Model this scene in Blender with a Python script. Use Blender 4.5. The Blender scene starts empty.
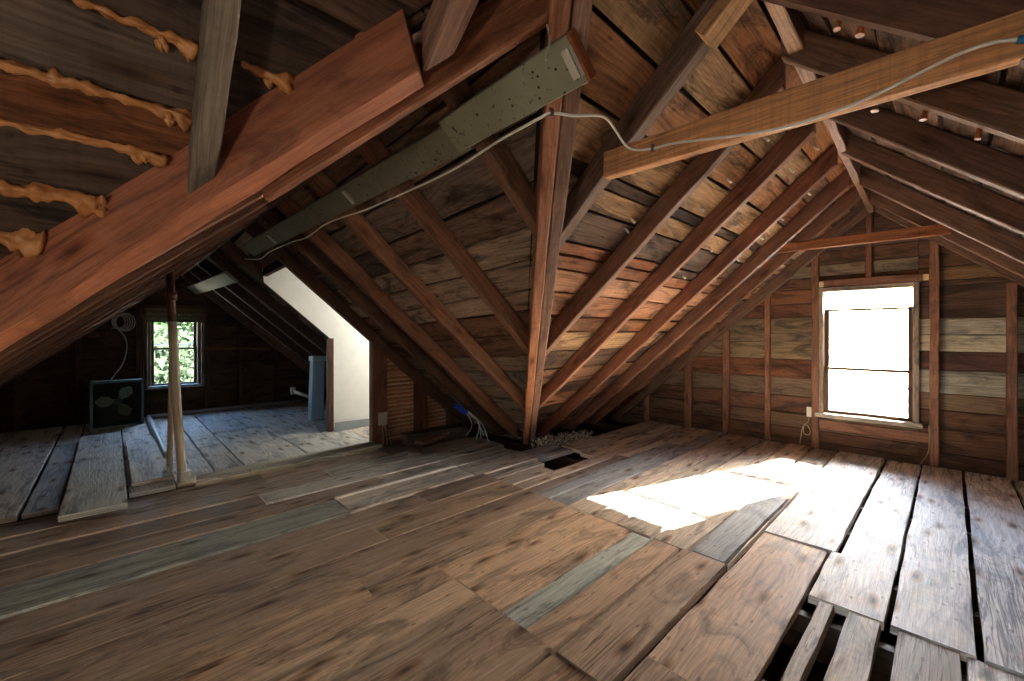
import bpy, math, random
from mathutils import Vector, noise

H = 1.3                      # camera height in metres; all layout below is in units of it
K = .869                     # roof pitch (rise per run)
R = random.Random(11)
SC = bpy.context.scene
COL = SC.collection
SQ = math.sqrt


def lin(c):
    return tuple(((v / 12.92) if v <= .04045 else ((v + .055) / 1.055) ** 2.4) for v in c)


def rgb(h, var=0.0, sat=1.0):
    c = lin([int(h[i:i + 2], 16) / 255 for i in (0, 2, 4)])
    if sat == .92: c = (c[0] * .97, c[1] * 1.07, c[2] * 1.0); sat = .78
    l = .3 * c[0] + .59 * c[1] + .11 * c[2]
    c = tuple(l + (q - l) * sat for q in c)
    if var:
        f = math.exp(R.gauss(0, var))
        w = R.gauss(0, var * .25)
        c = (c[0] * f * (1 + w), c[1] * f, c[2] * f * (1 - w))
    return c


# ------------------------------------------------------------------ mesh builder
class MB:
    def __init__(s):
        s.v = []; s.f = []; s.uv = []; s.c = []; s.sm = []

    def face(s, idx, uvs, smooth=False):
        s.f.append(idx); s.uv.append(uvs); s.sm.append(smooth)

    def vert(s, p, c):
        s.v.append(Vector(p)); s.c.append(c); return len(s.v) - 1

    def beam(s, p0, p1, side, up, xr, yr, col, ch=.006, segs=1, jit=0.0, bow=0.0, e0=None, e1=None, ruv=None, jx=None):
        """rectangular bar from p0 to p1; profile xr along side, yr along up; ends cut on the planes with normals e0 / e1"""
        p0 = Vector(p0); p1 = Vector(p1)
        a = (p1 - p0); L = a.length; a = a / L
        S = Vector(side); S = (S - a * S.dot(a)).normalized()
        U = a.cross(S).normalized()
        if U.dot(Vector(up)) < 0: U = -U
        x0, x1 = xr; y0, y1 = yr
        ch = min(ch, (x1 - x0) * .3, (y1 - y0) * .3)
        pr = [(x0 + ch, y0), (x1 - ch, y0), (x1, y0 + ch), (x1, y1 - ch), (x1 - ch, y1), (x0 + ch, y1), (x0, y1 - ch), (x0, y0 + ch)]
        flip = a.cross(S).dot(U) < 0
        per = [0]
        for i in range(8):
            q = pr[(i + 1) % 8]; per.append(per[-1] + math.hypot(q[0] - pr[i][0], q[1] - pr[i][1]))
        ru, rv = ruv if ruv else (R.uniform(0, 60), R.uniform(0, 60))
        sd = R.uniform(0, 100)
        rings = []; us = []
        for j in range(segs + 1):
            t = j / segs
            b = p0 + a * (L * t)
            bw = bow * math.sin(math.pi * t)
            ring = []
            for i, (x, y) in enumerate(pr):
                ox = oy = 0.
                if jit:
                    gi = (0, 1, 1, 2, 2, 3, 3, 0)[i]
                    ox = noise.noise(Vector((t * L * 4, gi * 7.3, sd))) * jit + noise.noise(Vector((t * L * 14, gi * 3.1, sd + 9))) * jit * .45
                    oy = noise.noise(Vector((t * L * 4, gi * 5.7, sd + 31))) * jit * .5
                off = S * (x + ox) + U * (y + oy + bw)
                p = b + off
                e = e0 if j == 0 else e1 if j == segs else None
                if e is not None:
                    e = Vector(e); d = a.dot(e)
                    if abs(d) > .05: p = p - a * ((p - b).dot(e) / d)
                ring.append(s.vert(p, col))
            rings.append(ring); us.append(L * t)
        for j in range(segs):
            for i in range(8):
                k = (i + 1) % 8
                q = [rings[j][i], rings[j + 1][i], rings[j + 1][k], rings[j][k]]
                w = [(us[j], per[i]), (us[j + 1], per[i]), (us[j + 1], per[i + 1]), (us[j], per[i + 1])]
                if not flip: q = q[::-1]; w = w[::-1]
                s.face(q, [((m + 0) * H + ru, n * H + rv) for m, n in w])
        for ring, rev in ((rings[0], flip), (rings[-1], not flip)):
            q = list(ring); w = [(x * .3 * H + ru, y * H + rv) for x, y in pr]
            if not rev: q = q[::-1]; w = w[::-1]
            s.face(q[::-1], w[::-1])
        return s

    def box(s, lo, hi, col, ch=.003):
        lo = Vector(lo); hi = Vector(hi); c = (lo + hi) / 2; d = hi - lo
        ax = max(range(3), key=lambda i: d[i])
        e = Vector((0, 0, 0)); e[ax] = d[ax] / 2
        o = [i for i in range(3) if i != ax]
        S = Vector((0, 0, 0)); S[o[0]] = 1; U = Vector((0, 0, 0)); U[o[1]] = 1
        return s.beam(c - e, c + e, S, U, (-d[o[0]] / 2, d[o[0]] / 2), (-d[o[1]] / 2, d[o[1]] / 2), col, ch)

    def poly(s, pts, col):
        ids = [s.vert(p, col) for p in pts]
        a = Vector(pts[1]) - Vector(pts[0]); a.normalize()
        n = Vector((0, 0, 0))
        for i in range(1, len(pts) - 1):
            n += (Vector(pts[i]) - Vector(pts[0])).cross(Vector(pts[i + 1]) - Vector(pts[0]))
        b = n.normalized().cross(a)
        s.face(ids, [((Vector(p) - Vector(pts[0])).dot(a) * H, (Vector(p) - Vector(pts[0])).dot(b) * H) for p in pts])
        return s

    def tube(s, pts, r, col, n=8, wob=0.0, sub=6, closed=False, spline=True, cap=True):
        P = [Vector(p) for p in pts]
        if spline and len(P) > 2:
            Q = []
            m = len(P)
            for i in range(m - 1 if not closed else m):
                g = lambda q: P[q % m] if closed else P[max(0, min(m - 1, q))]
                a, b, c, d = g(i - 1), g(i), g(i + 1), g(i + 2)
                for j in range(sub):
                    t = j / sub
                    Q.append(.5 * ((2 * b) + (c - a) * t + (2 * a - 5 * b + 4 * c - d) * t * t + (3 * b - a - 3 * c + d) * t ** 3))
            if not closed: Q.append(P[-1])
            P = Q
        m = len(P)
        up = Vector((0, 0, 1)); prev = None; rings = []; us = []; L = 0; sd = R.uniform(0, 99)
        for i in range(m):
            t = (P[(i + 1) % m] - P[i - 1]) if closed else (P[min(m - 1, i + 1)] - P[max(0, i - 1)])
            t.normalize()
            if prev is None:
                prev = t.cross(up if abs(t.z) < .9 else Vector((1, 0, 0))).normalized()
            prev = (prev - t * prev.dot(t)).normalized(); bn = t.cross(prev)
            ring = []
            for k in range(n):
                an = 2 * math.pi * k / n
                rr = r[i] if isinstance(r, list) else r
                if wob:
                    rr *= 1 + wob * noise.noise(P[i] * 26 + Vector((k * 1.3 if k * 2 < n else (n - k) * 1.3, sd, 0))) + wob * .8 * noise.noise(P[i] * 60 + Vector((math.cos(an), sd, math.sin(an))))
                ring.append(s.vert(P[i] + (prev * math.cos(an) + bn * math.sin(an)) * rr, col))
            rings.append(ring); us.append(L)
            if i < m - 1: L += (P[i + 1] - P[i]).length
        for i in range(m if closed else m - 1):
            A = rings[i]; B = rings[(i + 1) % m]
            for k in range(n):
                q = (k + 1) % n
                u1 = us[i + 1] if i + 1 < m else L
                s.face([A[k], A[q], B[q], B[k]], [(us[i] * H, k / n * .1), (us[i] * H, (k + 1) / n * .1), (u1 * H, (k + 1) / n * .1), (u1 * H, k / n * .1)], True)
        if not closed and cap:
            s.face(rings[0][::-1], [(0, 0)] * n); s.face(rings[-1], [(0, 0)] * n)
        return s

    def build(s, name, mat, parent=None, origin=None, label=None, cat=None, group=None, kind=None):
        if origin is None:
            lo = [min(v[i] for v in s.v) for i in range(3)]; hi = [max(v[i] for v in s.v) for i in range(3)]
            origin = Vector(((lo[0] + hi[0]) / 2, (lo[1] + hi[1]) / 2, lo[2]))
        origin = Vector(origin)
        base = origin
        if parent is not None:
            origin = Vector(parent['_o']); base = origin
        me = bpy.data.meshes.new(name)
        me.from_pydata([((v - base) * H)[:] for v in s.v], [], s.f)
        uvl = me.uv_layers.new(name='UVMap')
        flat = [c for f in s.uv for uv in f for c in uv]
        uvl.data.foreach_set('uv', flat)
        ca = me.color_attributes.new('tint', 'FLOAT_COLOR', 'POINT')
        ca.data.foreach_set('color', [x for c in s.c for x in (c[0], c[1], c[2], 1.)])
        me.polygons.foreach_set('use_smooth', s.sm)
        me.materials.append(mat)
        me.validate()
        o = bpy.data.objects.new(name, me); COL.objects.link(o)
        if parent is not None:
            o.parent = parent
        else:
            o.location = origin * H
        o['_o'] = tuple(origin)
        tag(o, label, cat, group, kind)
        return o


def tag(o, label=None, cat=None, group=None, kind=None):
    if label: o['label'] = label
    if cat: o['category'] = cat
    if group: o['group'] = group
    if kind: o['kind'] = kind


def empty(name, loc, label=None, cat=None, group=None, kind=None):
    o = bpy.data.objects.new(name, None); COL.objects.link(o)
    o.location = Vector(loc) * H; o['_o'] = tuple(loc); o.empty_display_size = .1
    tag(o, label, cat, group, kind)
    return o


# ------------------------------------------------------------------ materials
def nt(name):
    m = bpy.data.materials.new(name); m.use_nodes = True
    t = m.node_tree; t.nodes.clear()
    return m, t


def node(t, typ, **kw):
    n = t.nodes.new(typ)
    for k, v in kw.items():
        if k == 'ins':
            for a, b in v.items():
                if hasattr(b, 'links'): t.links.new(b, n.inputs[a])
                else: n.inputs[a].default_value = b
        else: setattr(n, k, v)
    return n


def ramp(t, fac, stops):
    n = t.nodes.new('ShaderNodeValToRGB')
    t.links.new(fac, n.inputs[0])
    e = n.color_ramp.elements
    while len(e) < len(stops): e.new(.5)
    for i, (p, c) in enumerate(stops):
        e[i].position = p; e[i].color = (c, c, c, 1) if not isinstance(c, tuple) else (*c, 1)
    return n.outputs[0]


def mul(t, a, b, fac=1.0, mode='MULTIPLY'):
    n = t.nodes.new('ShaderNodeMix'); n.data_type = 'RGBA'; n.blend_type = mode
    for i, x in ((0, fac), (6, a), (7, b)):
        if hasattr(x, 'links'): t.links.new(x, n.inputs[i])
        else: n.inputs[i].default_value = x if i == 0 else (*x, 1)
    return n.outputs[2]


def wood(name, rough=.7, grain=.9, saw=.25, stain=.6, knots=.8, bump=.35, spec=.3, nails=0.0, gain=1.45, crack=.4):
    m, t = nt(name)
    uv = node(t, 'ShaderNodeUVMap', uv_map='UVMap').outputs[0]
    tint = node(t, 'ShaderNodeAttribute', attribute_name='tint').outputs[0]

    def mp(sx, sy, src=uv):
        return node(t, 'ShaderNodeMapping', ins={'Vector': src, 'Scale': (sx, sy, 1)}).outputs[0]

    def nz(v, sc, det=4., ro=.6, dist=0.):
        return node(t, 'ShaderNodeTexNoise', noise_dimensions='2D', ins={'Vector': v, 'Scale': sc, 'Detail': det, 'Roughness': ro, 'Distortion': dist}).outputs[0]
    g1 = nz(mp(1.3, 26), 1., 6., .65, .5)
    g2 = nz(mp(5, 150), 1., 3., .6)
    warp = nz(mp(.9, 3.5), 1., 2., .5)
    wv = node(t, 'ShaderNodeVectorMath', operation='MULTIPLY_ADD', ins={0: warp, 1: (0., .22, 0.), 2: uv}).outputs[0]
    ring = node(t, 'ShaderNodeTexWave', wave_type='BANDS', bands_direction='Y', wave_profile='SAW',
                ins={'Vector': mp(.25, 1, wv), 'Scale': 11., 'Distortion': 2.2, 'Detail': 2., 'Detail Scale': 1.4}).outputs[1]
    st = nz(mp(1.7, 6.), 1.0, 5., .7, .8)
    st2 = nz(mp(4.5, 9.), 1.3, 6., .75, .4)
    vo = node(t, 'ShaderNodeTexVoronoi', feature='F1', voronoi_dimensions='2D', ins={'Vector': mp(1.6, 5.0), 'Scale': 1., 'Randomness': 1.}).outputs[0]
    sw = nz(mp(48, 2.2), 1., 2., .5, .6)
    c = mul(t, tint, (gain, gain, gain))
    c = mul(t, c, ramp(t, g1, [(.25, 1 - .62 * grain), (.55, 1.), (.8, 1 + .28 * grain)]))
    c = mul(t, c, ramp(t, ring, [(0., 1 - .35 * grain), (.7, 1.05), (1., .95)]))
    c = mul(t, c, ramp(t, g2, [(.3, .72), (.6, 1.06)]), .8)
    c = mul(t, c, ramp(t, st, [(.36, (.30, .32, .36)), (.52, (1., 1., 1.))]), stain)
    c = mul(t, c, ramp(t, st2, [(.5, (1., 1., 1.)), (.75, (1.32, 1.24, 1.14))]), stain * .9)
    c = mul(t, c, ramp(t, vo, [(.02, (.14, .10, .09)), (.10, (.75, .62, .5)), (.16, (1., 1., 1.))]), knots)
    if crack:
        ck = nz(mp(.55, 17), 1., 4., .6, .9)
        cm = nz(mp(.8, 2.), 1.0, 2., .5)
        cf = node(t, 'ShaderNodeMath', operation='MULTIPLY', ins={0: ramp(t, cm, [(.42, 0.), (.58, 1.)]), 1: crack}).outputs[0]
        c = mul(t, c, ramp(t, ck, [(.475, (1., 1., 1.)), (.497, (.25, .2, .17)), (.512, (.25, .2, .17)), (.53, (1., 1., 1.))]), cf)
    if saw: c = mul(t, c, ramp(t, sw, [(.3, .62), (.55, 1.05)]), saw)
    if nails:
        vn = node(t, 'ShaderNodeTexVoronoi', feature='F1', voronoi_dimensions='2D', ins={'Vector': mp(3.2, 8.), 'Scale': 1., 'Randomness': 1.}).outputs[0]
        c = mul(t, c, ramp(t, vn, [(.03, (.2, .18, .17)), (.065, (1., 1., 1.))]), nails)
    h1 = node(t, 'ShaderNodeMath', operation='MULTIPLY_ADD', ins={0: g2, 1: .5, 2: g1}).outputs[0]
    h2 = node(t, 'ShaderNodeMath', operation='MULTIPLY_ADD', ins={0: sw, 1: .5 * saw, 2: h1}).outputs[0]
    h3 = node(t, 'ShaderNodeMath', operation='MULTIPLY_ADD', ins={0: ring, 1: .25, 2: h2}).outputs[0]
    bp = node(t, 'ShaderNodeBump', ins={'Strength': bump, 'Distance': .006, 'Height': h3}).outputs[0]
    rg = node(t, 'ShaderNodeMapRange', ins={'Value': st2, 'From Min': .3, 'From Max': .7, 'To Min': rough - .12, 'To Max': rough + .12}).outputs[0]
    b = node(t, 'ShaderNodeBsdfPrincipled', ins={'Base Color': c, 'Roughness': rg, 'Normal': bp, 'Specular IOR Level': spec})
    o = node(t, 'ShaderNodeOutputMaterial', ins={'Surface': b.outputs[0]})
    return m


def paint(name, rough=.6, chip=.0, chipcol='4a3526', mott=.15, metal=0., spec=.4, bump=.1, sss=0.):
    m, t = nt(name)
    tint = node(t, 'ShaderNodeAttribute', attribute_name='tint').outputs[0]
    tc = node(t, 'ShaderNodeTexCoord').outputs['Object']
    n1 = node(t, 'ShaderNodeTexNoise', ins={'Vector': tc, 'Scale': 7., 'Detail': 6., 'Roughness': .7}).outputs[0]
    n2 = node(t, 'ShaderNodeTexNoise', ins={'Vector': tc, 'Scale': 38., 'Detail': 4., 'Roughness': .65}).outputs[0]
    c = mul(t, tint, ramp(t, n1, [(.3, 1 - mott), (.7, 1 + mott * .5)]))
    if chip:
        c = mul(t, c, rgb(chipcol), ramp(t, n2, [(.63 - .1 * chip, 0.), (.66 - .1 * chip, 1.)]), 'MIX')
    bp = node(t, 'ShaderNodeBump', ins={'Strength': bump, 'Distance': .004, 'Height': n2}).outputs[0]
    b = node(t, 'ShaderNodeBsdfPrincipled', ins={'Base Color': c, 'Roughness': rough, 'Metallic': metal, 'Normal': bp, 'Specular IOR Level': spec})
    node(t, 'ShaderNodeOutputMaterial', ins={'Surface': b.outputs[0]})
    return m


def glassmat():
    m, t = nt('window_glass')
    fr = node(t, 'ShaderNodeFresnel', ins={'IOR': 1.45}).outputs[0]
    tr = node(t, 'ShaderNodeBsdfTransparent', ins={'Color': (.95, .97, .96, 1)}).outputs[0]
    gl = node(t, 'ShaderNodeBsdfGlossy', ins={'Roughness': .02}).outputs[0]
    mx = node(t, 'ShaderNodeMixShader', ins={0: fr, 1: tr, 2: gl}).outputs[0]
    node(t, 'ShaderNodeOutputMaterial', ins={'Surface': mx})
    return m


def leafmat():
    m, t = nt('leaf')
    tint = node(t, 'ShaderNodeAttribute', attribute_name='tint').outputs[0]
    d = node(t, 'ShaderNodeBsdfDiffuse', ins={'Color': tint}).outputs[0]
    tr = node(t, 'ShaderNodeBsdfTranslucent', ins={'Color': tint}).outputs[0]
    mx = node(t, 'ShaderNodeMixShader', ins={0: .4, 1: d, 2: tr}).outputs[0]
    node(t, 'ShaderNodeOutputMaterial', ins={'Surface': mx})
    return m


M_RAFT = wood('rough_sawn_rafter', rough=.62, grain=.52, saw=.22, stain=.5, knots=.6, bump=.45, spec=.22)
M_HEWN = wood('hewn_beam', rough=.66, grain=.22, saw=.12, stain=.55, knots=.9, bump=.5, spec=.25, crack=.5, gain=1.35)
M_SHEA = wood('roof_sheathing', rough=.8, grain=.62, saw=.3, stain=.95, knots=.7, bump=.6, spec=.2, nails=.55)
M_WALL = wood('wall_boarding', rough=.75, grain=.6, saw=.1, stain=.8, knots=.5, bump=.5, spec=.25, nails=.3, gain=1.12)
M_FLOOR = wood('floor_boards', rough=.58, grain=.42, saw=.14, stain=.7, knots=.95, bump=.55, spec=.4, nails=.55, crack=.8, gain=2.25)
M_NEW = wood('newer_lumber', rough=.65, grain=.55, saw=.4, stain=.1, knots=.8, bump=.3, spec=.3)
M_GREEN = paint('worn_paint', rough=.55, chip=.12, chipcol='3c2d22', mott=.18, bump=.15)
M_PAINT = paint('painted_surface', rough=.6, mott=.06, bump=.05)
M_PVC = paint('plastic_pipe', rough=.35, mott=.1, bump=.02)
M_METAL = paint('metal', rough=.45, metal=.7, mott=.2)
M_PLAST = paint('plaster', rough=.9, mott=.25, bump=.5)
M_FOAM = paint('spray_foam', rough=.38, mott=.35, bump=.9, spec=.5)
M_FAB = paint('woven_shade', rough=.85, mott=.2, bump=.2)
M_GLASS = glassmat()
M_LEAF = leafmat()

# ------------------------------------------------------------------ roof geometry (h units); lower planes of the rafters
CA, CAL, CC, CBL = 2.37, 2.405, 1.62, 1.16
DV = .125                    # vertical thickness of the rafters
cB = lambda y: 2.52 - .05 * y
RD = .095                    # rafter depth square to the slope
NA = Vector((0, K, 1)).normalized()
NC = Vector((0, -K, 1)).normalized()
NB = Vector((K, .05, 1)).normalized()
NL = Vector((-K, 0, 1)).normalized()
X1, Y2, XB, YR = 4.5, 6.45, -4.2, .435
yv = lambda x: (x - .1726) / .9425          # valley over the right hand side
xv = lambda y: .1726 + .9425 * y
xl = lambda y: (1.433 - y) if y > .683 else .75     # left valley
WOODS = ['6b4430', '5c3a29', '74482f', '4f3426']
RAFC = ['7a4a33', '6e4330', '84523a', '734a38', '7e4b30']


def raft(p0, p1, side, up, col, label, group, w=.042, d=RD, e0=None, e1=None, name='rafter', yr=None, mat=None, jit=.006, ch=.005, bow=None):
    m = MB()
    m.beam(p0, p1, side, up, (-w / 2, w / 2), yr or (0, d), rgb(col, .10, .92), ch, 14, jit, R.uniform(-.006, .006) if bow is None else bow, e0, e1)
    return m.build(name, mat or M_RAFT, label=label, cat='rafter' if name in ('rafter',) else name.replace('_', ' '), group=group)


ORD = ['first', 'second', 'third', 'fourth', 'fifth', 'sixth', 'seventh', 'eighth', 'ninth', 'tenth', 'eleventh', 'twelfth']
# slope above the right hand wing, right of the central valley
axs = [1.365, 1.93, 2.465, 3.03, 3.515, 3.92, 4.44]
al = ['broad grey-brown rafter just right of the central valley, pale timber end strapped to it',
      'brown rafter with pale paint smudges, second right of the central valley',
      'reddish-brown rafter, third right of the central valley, floor to ridge',
      'reddish-brown rafter, fourth right of the central valley, foot near the rubble',
      'dark brown rafter, fifth right of the central valley',
      'brown rafter, sixth right of the central valley, carrying the short far collar tie',
      'shadowed end rafter lying against the window gable, left of its peak']
RO = []
for i, x in enumerate(axs):
    yb = min(yv(x) - (.02 if i else .1), 2.74)
    p0 = (x, yb, CA - K * yb); p1 = (x, YR + .02, CA - K * (YR + .02))
    RO += [raft(p0, p1, (1, 0, 0), NA, ['7b5b4b', '7a5240', '7c4c37', '84492f', '6e4230', '744630', '573a2c'][i], al[i], 'rafters right of the central valley',
         w=.062 if i == 0 else .045, e0=(0, 0, 1) if yb > 2.6 else (K * 1, -1, 0), e1=(0, 1, 0))]
# jack rafters left
raft((.155, 1.235, CAL - K * 1.235), (.155, YR + .02, CAL - K * (YR + .02)), (1, 0, 0), NA, '6f5e53', 'grey weathered jack rafter at top left, tapering point on the reddish beam', 'jack rafters at top left', w=.05, e0=(1, 1, 0), e1=(0, 1, 0))
raft((.575, .86, CAL - K * .86), (.575, YR + .02, CAL - K * (YR + .02)), (1, 0, 0), NA, '7a5242', 'short reddish jack rafter whose pointed foot ends above the green beam', 'jack rafters at top left', w=.055, e0=(1, 1, 0), e1=(0, 1, 0))
for i, x in enumerate((-.42, -.98, -1.54)):
    yb = min(1.40 - x, 2.7)
    raft((x, yb, CAL - K * yb), (x, YR + .02, CAL - K * (YR + .02)), (1, 0, 0), NA, '6b5548', 'roof rafter beyond the left edge of the view, %s out' % ORD[i], 'rafters out of view left', e0=(1, 1, 0) if yb < 2.6 else (0, 0, 1), e1=(0, 1, 0))
# slope on the far right (descends to the right)
cxs = [.75, 1.31, 1.74, 2.26, 2.86, 3.54, 4.08, 4.44]
cl = ['dark rafter at the top right corner, nearest the camera', 'dark rafter at top right with foam drips on its edge',
      'broad brown rafter at right, just under the long collar tie', 'brown rafter with a pale lower edge, next below the long collar tie at right',
      'brown rafter running out above the right window stud, pale lower edge', 'brown rafter right of the ridge, third from the window gable',
      'brown rafter right of the ridge carrying the far collar tie', 'shadowed end rafter against the window gable, right of its peak']
for i, x in enumerate(cxs):
    p0 = (x, -1.9, CC - K * 1.9); p1 = (x, YR - .02, CC + K * (YR - .02))
    raft(p0, p1, (1, 0, 0), NC, R.choice(['6c4837', '74503c', '664333']), cl[i], 'rafters right of the ridge', w=.045, e0=(0, 0, 1), e1=(0, 1, 0))
# right hand slope of the left wing
bys = [1.14, 1.72, 2.27, 2.77, 3.06, 3.49, 4.28, 4.80, 5.30, 5.80, 6.36]
bl = ['short rafter left of the central valley, meeting the near end of the green beam', 'brown rafter, second left of the central valley',
      'brown rafter, third left of the central valley, foot near the valley base', 'broad brown rafter, fourth left of the central valley',
      'dark rafter, fifth left of the central valley, blue box hung below it', 'dark rafter forming the right edge of the white alcove',
      'dark rafter forming the left edge of the white alcove', 'thin dark rafter in the left wing, first beyond the alcove',
      'thin dark rafter in the left wing, second beyond the alcove', 'thin dark rafter in the left wing, next to last before the far gable',
      'pale-edged end rafter on the far gable, right of the far window']
for i, y in enumerate(bys):
    c = cB(y)
    xr = (1.36 - .05 * y) / 1.738 + .015
    xb = min(xv(y) + .02, 2.72)
    if i == 6: xb = 1.6
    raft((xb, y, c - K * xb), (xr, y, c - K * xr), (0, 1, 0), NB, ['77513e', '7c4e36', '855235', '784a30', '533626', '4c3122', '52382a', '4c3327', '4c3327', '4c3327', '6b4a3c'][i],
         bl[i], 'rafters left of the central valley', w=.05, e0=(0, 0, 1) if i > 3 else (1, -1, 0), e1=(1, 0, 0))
# left hand slope of the left wing
ll = ['hidden short rafter behind the reddish valley beam', 'rafter just behind the reddish valley beam, lit along its edge', 'rafter in the bundle behind the reddish beam, third one back',
      'thin-edged rafter fourth in the bundle behind the reddish beam', 'rafter fifth in the bundle behind the reddish beam', 'rafter sixth in the bundle behind the reddish beam',
      'rafter seventh in the bundle behind the reddish beam', 'rafter eighth in the bundle behind the reddish beam', 'rafter ninth in the bundle behind the reddish beam',
      'rafter tenth in the bundle behind the reddish beam', 'end rafter on the far gable, left of the pipes']
for i, y in enumerate([1.16, 1.82, 2.33, 2.86, 3.06, 3.49, 4.28, 4.80, 5.30, 5.80, 6.36]):
    xr = (1.36 - .05 * y) / 1.738 - .015
    xb = max(1.50 - y, -1.32)
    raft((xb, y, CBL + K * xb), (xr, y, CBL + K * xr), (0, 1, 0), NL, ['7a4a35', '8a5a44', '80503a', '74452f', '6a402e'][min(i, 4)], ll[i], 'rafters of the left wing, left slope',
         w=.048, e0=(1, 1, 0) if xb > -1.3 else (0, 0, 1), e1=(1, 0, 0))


# valley beams
def cam(s, l, z):
    c, q = math.cos(math.radians(46.28)), math.sin(math.radians(46.28))
    return Vector((c * s + q * l, q * s - c * l, z))


va, vb = cam(3.87, .152, -.01), cam(.97, .143, 1.83)
vdir = (vb - va).normalized()
vside = Vector((vdir.y, -vdir.x, 0)).normalized()          # towards the right in the view
for lab, xr, yr, c in (('left ply of the central valley rafter, dull red-brown, rising from floor to ridge', (-.052, -.003), (-.005, .16), '805847'),
                       ('right ply of the central valley rafter, bright orange-brown, rising from floor to ridge', (.001, .05), (-.022, .16), 'a8623a')):
    m = MB(); m.beam(va, vb, vside, (0, 0, 1), xr, yr, rgb(c, .03, .92), .005, 16, .004, 0, (0, 0, 1), (1, 1, 0))
    m.build('valley_rafter', M_RAFT, label=lab, cat='rafter', group='plies of the central valley rafter')
# left valley: heavy reddish beam with a second ply behind it
d2 = Vector((1, -1, K)).normalized(); s2 = Vector((1, 1, 0)).normalized()
la = lambda x, tot: Vector((x, tot - x, CA - K * (tot - x)))
m = MB(); m.beam(la(-1.25, 1.375), la(.515, 1.375), s2, (0, 0, 1), (0, .085), (0, .150), rgb('966048'), .010, 24, .007, 0, (0, 0, 1), (1, -1, .35))
vl = m.build('valley_rafter', M_HEWN, label='heavy reddish hewn valley beam crossing the upper left, nearest the camera', cat='rafter', group='left valley beams')
o2 = s2 * .080
m = MB(); m.beam(la(.22, 1.375) + o2, la(.88, 1.375) + o2, s2, (0, 0, 1), (.006, .045), (-.016, .11), rgb('85583f', 0, 1), .006, 18, .006, 0, (1, -1, 0), (1, -1, 0))
m.build('valley_rafter', M_RAFT, label='thinner brown plank running behind and above the heavy reddish beam up to the central peak', cat='rafter', group='left valley beams')

# ridge boards
m = MB(); m.beam((.2, .327, 1.972), (2.2, .382, 1.975), (0, 1, 0), (0, 0, 1), (-.021, .021), (0, .20), rgb('94745e', .05), .004, 12, .006)
m.build('ridge_board', M_RAFT, label='nearer length of the brown ridge board at top right', cat='ridge board', group='main ridge boards')
m = MB(); m.beam((2.16, .378, 1.975), (4.44, .443, 1.98), (0, 1, 0), (0, 0, 1), (-.02, .02), (0, .15), rgb('7a5846', .05), .004, 12, .008)
m.build('ridge_board', M_RAFT, label='far length of the brown ridge board ending over the bright window gable', cat='ridge board', group='main ridge boards')
m = MB(); m.beam((-4.1, .36, 2.03), (.18, .36, 2.03), (0, 1, 0), (0, 0, 1), (-.02, .02), (0, .15), rgb('6a4b3c', .05), .004, 8, .004)
m.build('ridge_board', M_RAFT, label='length of the ridge board behind the viewer', cat='ridge board', group='main ridge boards')
m = MB(); m.beam((.745, .85, 1.80), (.60, 6.4, 1.70), (1, 0, 0), (0, 0, 1), (-.02, .02), (0, .13), rgb('4a3226'), .004, 8, .004)
m.build('ridge_board', M_RAFT, label='dark ridge board of the left wing above the green beam', cat='ridge board')

# collar ties
m = MB(); m.beam((1.30, .862, 1.562), (1.30, -.30, 1.535), (1, 0, 0), (0, 0, 1), (-.02, .02), (0, .093), rgb('c08e62'), .004, 10, .003)
m.build('collar_tie', M_NEW, label='long pale new-wood collar tie at upper right with a white cable stapled along it', cat='collar tie')
m = MB(); m.beam((3.87, 1.02, 1.648), (4.04, .0, 1.665), (1, 0, 0), (0, 0, 1), (-.02, .02), (0, .07), rgb('8f5a3c'), .004, 10, .004)
m.build('collar_tie', M_RAFT, label='short brown collar tie crossing in front of the bright window gable', cat='collar tie')
m = MB(); m.beam((1.315, .53, CA - K * .53), (1.315, .40, CA - K * .40), (1, 0, 0), NA, (-.055, .035), (-.045, -.002), rgb('a8825c'), .003, 4, .002, 0)
m.build('wood_block', M_NEW, label='pale timber scrap nailed under the broad rafter at top centre', cat='block')

# ------------------------------------------------------------------ sheathing
def sheath(name, rows, o, e, d, nrm, cols, back, ec=None):
    """rows: list of (b0, b1, fa0(b), fa1(b)) ; e runs along the boards, d along the rows (plan units), o origin"""
    m = MB(); e = Vector(e)
    for b0, b1, f0, f1 in rows:
        bm_ = (b0 + b1) / 2
        spans = [(f0, f1)] if not isinstance(f0, list) else list(zip(f0, f1))
        for g0, g1 in spans:
            A0, A1 = g0(bm_), g1(bm_)
            if A1 - A0 < .05: continue
            cuts = [A0]
            while cuts[-1] < A1:
                cuts.append(min(A1, cuts[-1] + R.uniform(.9, 2.6)))
            for i in range(len(cuts) - 1):
                p0 = o(cuts[i] + .003, bm_); p1 = o(cuts[i + 1] - .003, bm_)
                if (Vector(p1) - Vector(p0)).length < .03: continue
                wv = (Vector(o(A0, b1)) - Vector(o(A0, b0)))
                w = wv.length
                n = max(2, int((cuts[i + 1] - cuts[i]) * 7))
                gap = R.uniform(.003, .009)
                m.beam(p0, p1, wv, nrm, (-w / 2 + gap, w / 2 - gap), (R.uniform(0, .006), .028), rgb(R.choice(cols), .16, .85), .003, n, .007, 0, ec if i == 0 and A0 < 4.2 else None)
    for pts in back: m.poly(pts, rgb('2a2019'))
    return m.build(name, M_SHEA, kind='structure')


def rowset(a, b, w0, w1, fixed=None):
    out = []; y = a
    while y < b - .02:
        n = min(b, y + R.uniform(w0, w1)); out.append((y, n)); y = n
    return out


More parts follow.
